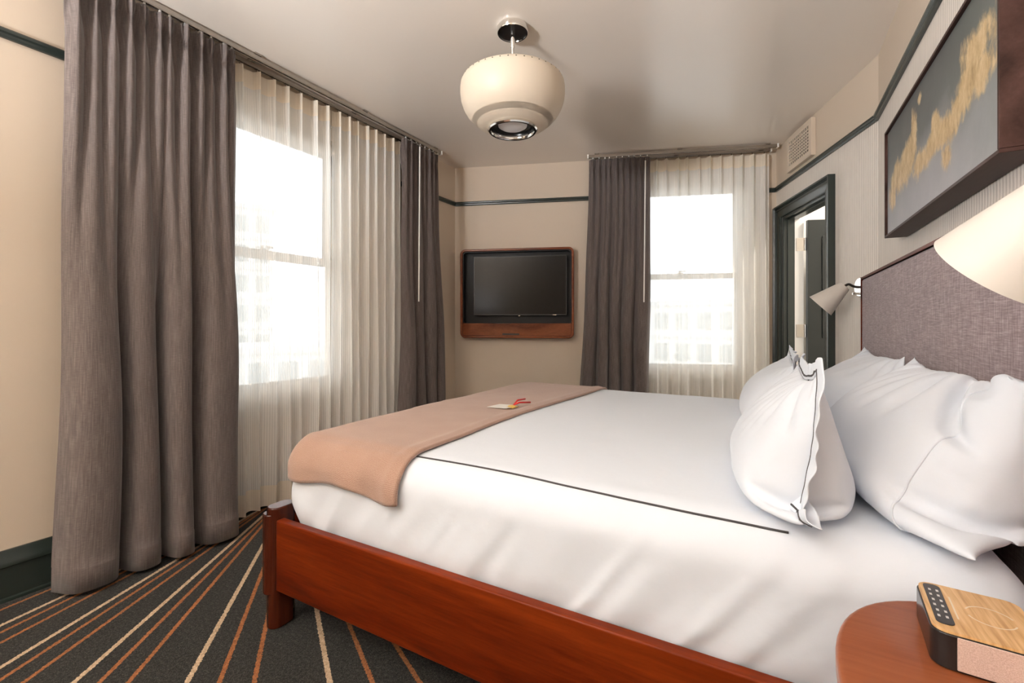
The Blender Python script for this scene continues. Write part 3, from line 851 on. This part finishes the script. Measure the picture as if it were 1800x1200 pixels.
# ---- pillows: two cloth sheets sewn at the rim, inflated and settled with a small cloth solver
def simulate_pillow(w, h, vol, corners, front, planes, seed, nu=76, nv=42, steps=170, iters=8, sag=.028):
    """corners: near-bottom, far-bottom, near-top, far-top (held in place); front: which way layer 0 bulges"""
    rng = np.random.default_rng(seed)
    c = [np.array(q, float) for q in corners]
    U, Vv = np.meshgrid(np.linspace(0, 1, nu+1), np.linspace(0, 1, nv+1))
    u, v = U[..., None], Vv[..., None]
    mid = (c[0]*(1-u)+c[1]*u)*(1-v)+(c[2]*(1-u)+c[3]*u)*v
    nr = np.cross(c[1]-c[0], c[2]-c[0]); nr /= np.linalg.norm(nr)
    if nr @ np.array(front, float) < 0: nr = -nr
    bul = (1-(2*U-1)**4)*(1-(2*Vv-1)**4)
    sm_n = rng.normal(size=U.shape)
    for _ in range(8): sm_n = (sm_n+np.roll(sm_n, 1, 0)+np.roll(sm_n, -1, 0)+np.roll(sm_n, 1, 1)+np.roll(sm_n, -1, 1))/5
    sm_n /= sm_n.std()
    X = np.stack([mid+nr*(.06*bul+.005*sm_n)[..., None], mid-nr*(.06*bul+.005*sm_n[::-1])[..., None]]); Xp = X.copy()
    lu, lv = w/nu, h/nv; ld = math.hypot(lu, lv)
    border = np.zeros(U.shape, bool); border[0] = border[-1] = True; border[:, 0] = border[:, -1] = True
    dt = 1/110; rho = 1.0
    pins = [((0, 0), c[0]), ((0, nu), c[1]), ((nv, 0), c[2]), ((nv, nu), c[3])]
    qs = np.linspace(0, 1, nu+1)[:, None]
    edge_t = c[2]*(1-qs)+c[3]*qs-np.array([0, 0, 1.])*(sag*(1-(2*qs-1)**4)+.006*np.sin(qs*9+seed)*(1-(2*qs-1)**2))
    def solve(a, b, L, st):
        d = b-a; n = np.sqrt((d*d).sum(-1, keepdims=True))+1e-9
        k = d*((n-L)/n*.5*st); a += k; b -= k
    for it in range(steps):
        vel = (X-Xp)*.95; Xp = X.copy()
        du = np.zeros_like(X); dv = np.zeros_like(X)
        du[:, :, 1:-1] = (X[:, :, 2:]-X[:, :, :-2])/2; du[:, :, 0] = X[:, :, 1]-X[:, :, 0]; du[:, :, -1] = X[:, :, -1]-X[:, :, -2]
        dv[:, 1:-1] = (X[:, 2:]-X[:, :-2])/2; dv[:, 0] = X[:, 1]-X[:, 0]; dv[:, -1] = X[:, -1]-X[:, -2]
        nA = np.cross(du, dv); nA[1] *= -1
        if nA[0].sum((0, 1)) @ nr < 0: nA *= -1
        ce = X.mean((0, 1, 2)); vol_now = max(1e-4, ((X-ce)*nA).sum()/3)
        P = np.clip(900*(vol/vol_now-1), -30, 240)
        acc = nA/(lu*lv)*P/rho
        acc[..., 2] -= 4.0
        X = X+vel+acc*dt*dt
        for k in range(iters):
            for s0 in (0, 1):
                a = X[:, :, s0:-1:2]; b = X[:, :, s0+1::2]; m = min(a.shape[2], b.shape[2]); solve(a[:, :, :m], b[:, :, :m], lu, 1)
                a = X[:, s0:-1:2]; b = X[:, s0+1::2]; m = min(a.shape[1], b.shape[1]); solve(a[:, :m], b[:, :m], lv, 1)
            for s0 in (0, 1):
                a = X[:, s0:-1:2, :-1]; b = X[:, s0+1::2, 1:]; m = min(a.shape[1], b.shape[1]); solve(a[:, :m], b[:, :m], ld, .35)
                a = X[:, s0:-1:2, 1:]; b = X[:, s0+1::2, :-1]; m = min(a.shape[1], b.shape[1]); solve(a[:, :m], b[:, :m], ld, .35)
            for s0 in (0, 1, 2, 3):
                a = X[:, :, s0:-4:4]; b = X[:, :, s0+4::4]; m = min(a.shape[2], b.shape[2]); solve(a[:, :, :m], b[:, :, :m], lu*4, .02)
                a = X[:, s0:-4:4]; b = X[:, s0+4::4]; m = min(a.shape[1], b.shape[1]); solve(a[:, :m], b[:, :m], lv*4, .02)
            avg = X[:, border].mean(0); X[0][border] = avg; X[1][border] = avg
            X[:, nv] += (edge_t-X[:, nv])*.25
            for (i, j), q in pins: X[:, i, j] = q
            for (n, d) in planes:
                n = np.array(n, float); n /= np.linalg.norm(n)
                pen = d-(X@n); m = pen > 0
                X[m] += pen[m][:, None]*n
                if k == iters-1: Xp[m] = X[m]-(X[m]-Xp[m])*.2
    # creases: soft ridges running off the seams, along the local normal
    for l in (0, 1):
        G = X[l]; gu = np.gradient(G, axis=1); gv = np.gradient(G, axis=0)
        nn = np.cross(gu, gv); nn /= np.linalg.norm(nn, axis=-1, keepdims=True)+1e-9
        if (nn[nv//2, nu//2] @ (X[0, nv//2, nu//2]-X[1, nv//2, nu//2]))*(1 if l == 0 else -1) < 0: nn = -nn
        hgt = np.zeros((nv+1, nu+1))
        for i in range(nv+1):
            for j in range(nu+1):
                a, b = j/nu, i/nv
                e = min(a, 1-a)*w; e2 = min(b, 1-b)*h; edge = min(e, e2)
                wx = a*w+.35*b*h+.05*nz3(a*3, b*3, seed+l)
                ro = nz3(wx*7+(.5-b)*1.5*nz3(a*2, b*2, seed*3.1+l), b*h*3.2, seed*2.7+9*l)
                rd = (1-abs(ro)*2.2)
                env = math.exp(-edge/.11)*(1-math.exp(-edge/.012))
                hgt[i, j] = .008*max(0, rd-.4)*env+.003*nz3(a*w*9, b*h*6, seed+4*l)*(1-math.exp(-edge/.03))
        X[l] = G+nn*hgt[..., None]
    return X
def pillow(name, label, w, h, vol, corners, front, planes, seed, flange=0, seam=None, group='white bed pillows', **k):
    X = simulate_pillow(w, h, vol, corners, front, planes, seed, **k)
    _, nv1, nu1, _ = X.shape
    idF = np.arange(nv1*nu1).reshape(nv1, nu1); idB = idF.copy(); nxt = nv1*nu1; vs = [tuple(p) for p in X[0].reshape(-1, 3)]
    for i in range(1, nv1-1):
        for j in range(1, nu1-1):
            idB[i, j] = nxt; nxt += 1; vs.append(tuple(X[1, i, j]))
    fs = []
    for i in range(nv1-1):
        for j in range(nu1-1):
            fs.append((idF[i, j], idF[i, j+1], idF[i+1, j+1], idF[i+1, j]))
            fs.append((idB[i, j], idB[i+1, j], idB[i+1, j+1], idB[i, j+1]))
    fs = [tuple(int(q) for q in f) for f in fs]
    root = empty(name, tuple(X.reshape(-1, 3)[X.reshape(-1, 3)[:, 2].argmin()])); tag(root, label, 'pillow', group)
    mb = MB(); mb.add(vs, fs); mb.build('case', M_linen, root, smooth=True, sub=1)
    loop = [(0, j) for j in range(nu1)]+[(i, nu1-1) for i in range(1, nv1)]+[(nv1-1, j) for j in range(nu1-2, -1, -1)]+[(i, 0) for i in range(nv1-2, 0, -1)]
    if flange:
        b = np.array([X[0, i, j] for i, j in loop]); cl = lambda q, n: min(max(q, 2), n-3)
        inn = np.array([(X[0, cl(i, nv1), cl(j, nu1)]+X[1, cl(i, nv1), cl(j, nu1)])/2 for i, j in loop])
        nb_ = np.array([(X[0, cl(i, nv1), cl(j, nu1)]-X[1, cl(i, nv1), cl(j, nu1)]) for i, j in loop])
        d = b-inn
        for _ in range(10): d = (d+np.roll(d, 1, 0)+np.roll(d, -1, 0))/3; nb_ = (nb_+np.roll(nb_, 1, 0)+np.roll(nb_, -1, 0))/3
        d /= np.linalg.norm(d, axis=1, keepdims=True)
        nb_ = nb_/(np.linalg.norm(nb_, axis=1, keepdims=True)+1e-9)
        n = len(loop); rows = []
        for r in range(6):
            t = r/5
            wv = np.array([nz3(i*.13, seed, 0)+.6*nz3(i*.31, seed+5, 0) for i in range(n)])
            row = b+d*(flange*t)+nb_*(wv*.020*t**1.3)[:, None]
            row[:, 2] -= .012*t*t
            row[:, 2] = np.maximum(row[:, 2], .716+.004*r)
            rows.append(row)
        vs = [tuple(p) for row in rows for p in row]
        fs = [(r*n+i, r*n+(i+1) % n, (r+1)*n+(i+1) % n, (r+1)*n+i) for r in range(5) for i in range(n)]
        mb = MB(); mb.add(vs, fs); fo = mb.build('flange', M_linen, root, smooth=True, fix=False)
        so = fo.modifiers.new('thickness', 'SOLIDIFY'); so.thickness = .003; so.offset = 0
        q = fo.modifiers.new('sub', 'SUBSURF'); q.levels = 1; q.render_levels = 1
        mb = MB(); pts = [Vector(p) for p in rows[1]]+[Vector(rows[1][0])]
        mb.tube([p for p in pts], .0030, 6); mb.build('piping', M_piping, root, smooth=True)
    if seam is not None:
        pts = [X[0, i, seam]*1.0 for i in range(0, nv1)]
        nr = [np.cross(X[0, min(i+1, nv1-1), seam]-X[0, max(i-1, 0), seam], X[0, i, seam+1]-X[0, i, seam-1]) for i in range(nv1)]
        ce = X.mean((0, 1, 2)); out = []
        for p, q in zip(pts, nr):
            q = q/(np.linalg.norm(q)+1e-9)
            if q @ (p-ce) < 0: q = -q
            out.append(Vector(p+q*.0004))
        mb = MB(); mb.tube(out, .0022, 6); mb.build('hem_seam', M_linen, root, smooth=True)
    return root
bedp = ((0, 0, 1), .7235)
headp = ((-1, 0, 0), -.463)
FR = (-1, 0, .4)
pillow('sleeping_pillow', 'large plain white pillow propped on the headboard, nearest the bedside table', .93, .50, .052,
       [(.315, 1.07, .732), (.24, 2.03, .735), (.425, 1.31, 1.04), (.42, 2.0, 1.035)], FR, [bedp, headp, ((1, 0, .35), .398)], 1, seam=9)
pillow('sleeping_pillow', 'plain white pillow propped on the headboard at the far side of the bed', .92, .50, .050,
       [(.24, 2.10, .735), (.24, 2.98, .735), (.42, 2.12, 1.03), (.42, 2.93, 1.03)], FR, [bedp, headp, ((1, 0, .35), .398)], 2, seam=66)
pillow('pillow_sham', 'white pillow with charcoal piping and flange, in front, nearest the bedside table', .90, .41, .036,
       [(.066, 1.085, .74), (.062, 1.98, .74), (.088, 1.21, 1.03), (.090, 1.97, 1.0)], (-1, 0, 0), [bedp, ((-1, 0, -.30), -.385)], 3, flange=.055)
pillow('pillow_sham', 'white pillow with charcoal piping and flange, in front, on the far side of the bed', .86, .40, .037,
       [(.045, 2.10, .74), (.045, 2.94, .74), (.085, 2.12, .985), (.092, 2.90, .99)], (-1, 0, 0), [bedp, ((-1, 0, -.30), -.385)], 4, flange=.055)

# ================================================================ WALL LAMPS
M_shade = mat('cream_metal_shade', (.60, .555, .50), .5)
M_arm = mat('dark_bronze_arm', (.035, .027, .022), .35, Metallic=.6)
def sconce(plate_c, plate_n, rim_c, axis, L, label):
    plate_c, rim_c = Vector(plate_c), Vector(rim_c); n = Vector(plate_n).normalized(); ax = Vector(axis).normalized()  # axis: rim -> narrow end
    root = empty('wall_lamp', plate_c); tag(root, label, 'wall lamp', 'cream cone reading lamps')
    mb = MB(); mb.lathe([(1e-4, .0), (.058, 0), (.060, .003), (.060, .012), (.056, .016), (1e-4, .016)], 40, plate_c+n*.0008, n); mb.build('wall_plate', M_chrome, root, smooth='auto')
    tip = rim_c+ax*L
    start = plate_c+n*.014
    c1 = start+n*.07
    c2 = tip+ax*.05
    pts = []
    for i in range(25):
        t = i/24; e = tip-ax*.02
        pts.append(start*(1-t)**3+c1*3*t*(1-t)**2+c2*3*t*t*(1-t)+e*t**3)
    mb = MB(); mb.tube(pts, .0075, 12); mb.build('arm', M_arm, root, smooth=True)
    k = plate_c+Vector((0, 0, -.040))
    mb = MB(); mb.cyl(k+n*.014, k+n*.045, .007, 14); mb.lathe([(1e-4, .055), (.0075, .054), (.009, .045), (.009, .036), (.007, .034)], 14, k, n); mb.build('switch_knob', M_chrome, root, smooth='auto')
    R, r = .0825, .031; w = .002
    prof = [(R, 0), (r+.004, L-.006), (r, L), (1e-4, L), (1e-4, L-w), (r-w, L-w), (R-w*1.2, 0)]
    mb = MB(); mb.lathe(prof, 72, rim_c, ax); sh = mb.build('lamp_shade', M_shade, root, smooth='auto')
    mb = MB(); mb.lathe([(1e-4, L-.02), (.018, L-.02), (.018, L-.06), (.028, L-.085), (.028, L-.10), (.016, L-.118), (1e-4, L-.122)], 24, rim_c, ax); mb.build('bulb', mat('frosted_bulb', (.8, .78, .72), .3), sh, smooth=True)
sconce((.494, 3.518, 1.365), FD.to_3x3() @ Vector((0, -1, 0)), (.275, 3.478, 1.252), (.125, -.016, .12), .174, 'cream cone wall lamp with dark arm beyond the far end of the headboard')
sconce((XR, .745, 1.365), (-1, 0, 0), (.283, .912, 1.215), (.48, -.50, .72), .175, 'cream cone wall lamp close to the viewpoint above the bedside table')

# ================================================================ PICTURE
pic = empty('framed_painting', (.5, 2.09, 1.53)); tag(pic, 'deep dark-framed painting of gold clouds on a grey sky above the headboard', 'painting')
ax0, ya, yb, za, zb = .462, 1.482, 2.708, 1.535, 2.02
def painting():
    m = mat('cloud_canvas', (.2, .2, .2), .55); t = NT(m)
    co = t.coord(); x, y, z = t.sep(co)
    a = t.math('DIVIDE', t.math('SUBTRACT', yb, y), yb-ya)     # 0 far end .. 1 near end
    b = t.math('DIVIDE', t.math('SUBTRACT', z, za), zb-za)
    n = t.noise(co, 5, 5, .6); sky = t.ramp(t.math('ADD', b, t.math('MULTIPLY_ADD', n, .5, -.25)),
        [(.0, (.36, .35, .36)), (.35, (.27, .27, .275)), (.65, (.13, .135, .13)), (1.0, (.085, .088, .085))])
    green = t.math('MULTIPLY', t.math('SUBTRACT', a, .6, clamp=True), t.math('MULTIPLY', n, 1.2))
    sky = t.mix(t.math('MULTIPLY', green, 1.0, clamp=True), sky, (.12, .16, .12))
    # cloud masses: (a, b, half width, half height)
    blobs = BLOBS
    n1 = t.noise(t.mapping(co, (1, 1.2, .8)), 10, 7, .7); n2 = t.noise(t.mapping(co, (1, 1.6, .8), loc=(3, 7, 2)), 20, 6, .7)
    fld = None
    for (ca, cb, wa, wb_) in blobs:
        wa, wb_ = wa*1.3, wb_*1.3
        d = t.math('ADD', t.math('POWER', t.math('DIVIDE', t.math('SUBTRACT', a, ca), wa), 2.0), t.math('POWER', t.math('DIVIDE', t.math('SUBTRACT', b, cb), wb_), 2.0))
        v = t.math('SUBTRACT', 1.0, t.math('SQRT', d))
        fld = v if fld is None else t.math('MAXIMUM', fld, v)
    fld = t.math('ADD', fld, t.math('ADD', t.math('MULTIPLY_ADD', n1, 2.0, -1.0), t.math('MULTIPLY_ADD', n2, .7, -.35)))
    mask = t.math('MULTIPLY', t.math('SUBTRACT', fld, .08), 2.6, clamp=True)
    gold = t.ramp(n2, [(.3, (.33, .22, .105)), (.5, (.50, .36, .19)), (.72, (.64, .50, .31))])
    t.color(t.mix(mask, sky, gold)); t.bump(n2, .1, .004)
    return m
BLOBS = [(.86, .66, .09, .15), (.90, .52, .07, .12), (.81, .56, .075, .12), (.76, .46, .07, .11), (.69, .42, .09, .10), (.60, .43, .07, .09), (.585, .52, .035, .09),
         (.375, .66, .035, .15), (.34, .55, .06, .14), (.26, .48, .09, .15), (.15, .45, .08, .14), (.10, .36, .06, .12), (.45, .38, .10, .09), (.54, .40, .06, .08), (.665, .23, .035, .08), (.433, .86, .02, .04)]
mb = MB(); mb.box((ax0+.010, ya+.012, za+.012), (ax0+.016, yb-.012, zb-.012)); mb.build('canvas', painting(), pic)
for nm, a, b in (('frame_bar', (ax0, ya, za), (XR-.004, yb, za+.010)), ('frame_bar', (ax0, ya, zb-.010), (XR-.004, yb, zb)), ('frame_bar', (ax0, ya, za+.0102), (XR-.004, ya+.010, zb-.0102)), ('frame_bar', (ax0, yb-.010, za+.0102), (XR-.004, yb, zb-.0102))):
    mb = MB(); mb.box(a, b); mb.build(nm, M_woodart, pic, bevel=.0015)

# ================================================================ BEDSIDE TABLE AND CLOCK
NZ = .65
ns = empty('bedside_table', (.32, .79, 0)); tag(ns, 'round-ended reddish wooden bedside table in the near right corner', 'bedside table')
def top_outline(off=0, x0=.084, x1=.450, y0=.50, y1=1.082):
    x0 += off; y0 += off; y1 -= off; x1 -= off
    cy = (y0+y1)/2; ry = (y1-y0)/2; rx = .235-off; pts = []
    for i in range(33):
        a = PI/2+PI*i/32
        ca_, sa_ = math.cos(a), math.sin(a)
        pts.append((x0+rx+rx*math.copysign(abs(ca_)**.85, ca_), cy+ry*math.copysign(abs(sa_)**.85, sa_)))
    pts += [(x1, y0), (x1, y1)]
    return pts
mb = MB(); mb.prism(top_outline(), NZ-.032, NZ); mb.build('table_top', M_woodtop, ns, bevel=.008, seg=3)
mb = MB(); mb.prism(top_outline(.03), NZ-.19, NZ-.0325); mb.build('apron', wood('cherry_apron', (.10, .018, .005), (.20, .042, .012), (.30, .075, .022), axis='X', rough=.25), ns, bevel=.004)
for lx_, ly_ in ((.21, .62), (.21, .94), (.40, .56), (.40, 1.0)):
    mb = MB(); mb.cyl((lx_, ly_, .001), (lx_, ly_, NZ-.19), .016, 20, .022); mb.build('leg', M_woodZ, ns, smooth='auto')
mb = MB(); mb.cyl((.07+.03, .782, NZ-.11), (.105, .782, NZ-.11), .014); mb.build('knob', M_steel, ns, smooth='auto')

ck = empty('alarm_clock', (.30, .945, NZ)); tag(ck, 'bamboo-topped bedside speaker clock with black keypad and pinkish fabric front', 'clock')
CW, CD, CHh = .124, .152, .055
MC = Matrix.Translation((.271, .9435, NZ)) @ Matrix.Rotation(math.radians(-5), 4, 'Z')
def rr2(hx, hy, r, n=6):
    return [(x, y) for x, y in rrect(-hx, hx, -hy, hy, r, n)]
def cp(nm, m, fn, parent=ck, **k):
    mb = MB(MC); fn(mb); return mb.build(nm, m, parent, **k)
hx, hy = CW/2, CD/2
M_gun = mat('clock_black_plastic', (.014, .012, .012), .22)
body = cp('body', M_gun, lambda b: b.prism(rr2(hx, hy, .020), .001, CHh-.004), bevel=.002)
def bamboo():
    m = mat('bamboo', (.6, .36, .15), .4); t = NT(m); co = t.coord()
    v = t.mapping(co, (150, 9, 20), rot=(0, 0, math.radians(-5)))
    f = t.noise(v, 1.0, 3, .6)
    t.color(t.ramp(f, [(.3, (.44, .235, .085)), (.5, (.60, .36, .155)), (.7, (.72, .48, .245))])); return m
cp('top_panel', bamboo(), lambda b: b.prism(rr2(hx-.0022, hy-.0022, .018), CHh-.0038, CHh))
def fabric():
    m = mat('clock_fabric', (.56, .41, .35), .9); t = NT(m); co = t.coord()
    f = t.noise(co, 700, 2); t.color(t.ramp(f, [(.3, (.46, .32, .265)), (.7, (.62, .46, .395))])); t.bump(f, .3, .001); return m
cp('speaker_cloth', fabric(), lambda b: b.box((-hx+.027, -hy-.0014, .004), (hx-.027, -hy+.001, CHh-.005)), bevel=.001)
kp = cp('keypad', mat('keypad_black', (.030, .027, .028), .4), lambda b: b.prism([(x-hx+.0185, y+.004) for x, y in rr2(.0105, .062, .008)], CHh+.0001, CHh+.0016), bevel=.0004)
M_mark = mat('keypad_white_mark', (.62, .60, .58), .5)
for i in range(6):
    yy = .045-i*.0165
    for xx in (-hx+.0140, -hx+.0232):
        cp('key_mark', M_mark, lambda b: b.box((xx-.0012-.0008*(i % 2), yy-.0030, CHh+.0017), (xx+.0012+.0008*((i+1) % 2), yy+.0030, CHh+.0020)), parent=kp)
M_etch = mat('etched_line', (.70, .60, .46), .5)
def etch(nm, pts, w=.0011):
    mb = MB(MC)
    vs = []; fs = []
    for i, (x, y) in enumerate(pts):
        a = pts[max(i-1, 0)]; b = pts[min(i+1, len(pts)-1)]; tx, ty = b[0]-a[0], b[1]-a[1]; l = math.hypot(tx, ty); nx_, ny_ = -ty/l, tx/l
        vs += [(x+nx_*w, y+ny_*w, CHh+.0004), (x-nx_*w, y-ny_*w, CHh+.0004)]
    for i in range(len(pts)-1): fs.append((2*i, 2*i+1, 2*i+3, 2*i+2))
    mb.add(vs, fs); mb.build(nm, M_etch, ck, fix=False)
etch('etched_mark', [(-.026, .036), (-.026, -.032)])
for a0, a1 in ((20, 160), (200, 340)):
    etch('etched_mark', [(.014+.027*math.cos(math.radians(lerp(a0, a1, i/24))), .0+.027*math.sin(math.radians(lerp(a0, a1, i/24)))) for i in range(25)])

# ================================================================ OUTSIDE
M_bld = mat('pale_render', (.62, .62, .60), .8); M_bld2 = mat('grey_concrete', (.5, .5, .5), .8); M_bwin = mat('far_window_glass', (.28, .31, .31), .3)
M_leaf_g = mat('hazy_foliage', (.30, .36, .27), .9)
mb = MB(); mb.box((-160, -60, -14.5), (60, 160, -14)); struct(mb.build('ground', mat('street_ground', (.5, .5, .49), .9)))
def building(c, ang, w, d, z0, z1, floors, cols, label, mw, sill=.55):
    M = Matrix.Translation((c[0], c[1], 0)) @ Matrix.Rotation(ang, 4, 'Z')
    root = empty('building', (c[0], c[1], z0)); tag(root, label, 'building')
    mb = MB(M); mb.box((-w/2, 0, z0), (w/2, d, z1)); mb.build('walls', mw, root)
    mb = MB(M); mb.box((-w/2-.3, -.3, z1), (w/2+.3, d+.3, z1+.45)); mb.build('parapet', M_bld2, root)
    fh = (z1-z0)/floors; cw = w/cols
    first = None
    for i in range(floors):
        mb = MB(M); mb.box((-w/2-.05, -.16, z0+fh*i-.12), (w/2+.05, 0, z0+fh*i+.12)); mb.build('floor_band', M_bld2, root)
        for j in range(cols):
            q = (M @ Vector((-w/2+cw*(j+.5), -.05, z0+fh*(i+.5))))
            if first is None:
                mb = MB(Matrix.Rotation(ang, 4, 'Z')); mb.box((-cw*.31, -.04, -fh*.27), (cw*.31, .06, fh*.27)); first = mb.build('window_pane', M_bwin, None); o = first
            else: o = copy_part(first)
            o.parent = root; o.matrix_parent_inverse = root.matrix_world.inverted(); o.location = q
ang_l = math.atan2(1, 0)
building((-46, 25), math.radians(62), 9, 9, -14, 12.5, 9, 5, 'tall pale tower block with floor bands seen through the left window', M_bld)
building((-28, 23), math.radians(58), 26, 9, -14, -.9, 5, 14, 'low pale block below the tower outside the left window', M_bld)
building((-6, 44), math.radians(-4), 26, 12, -14, 2.8, 6, 14, 'pale office block with a row of windows outside the window beside the doorway', M_bld)
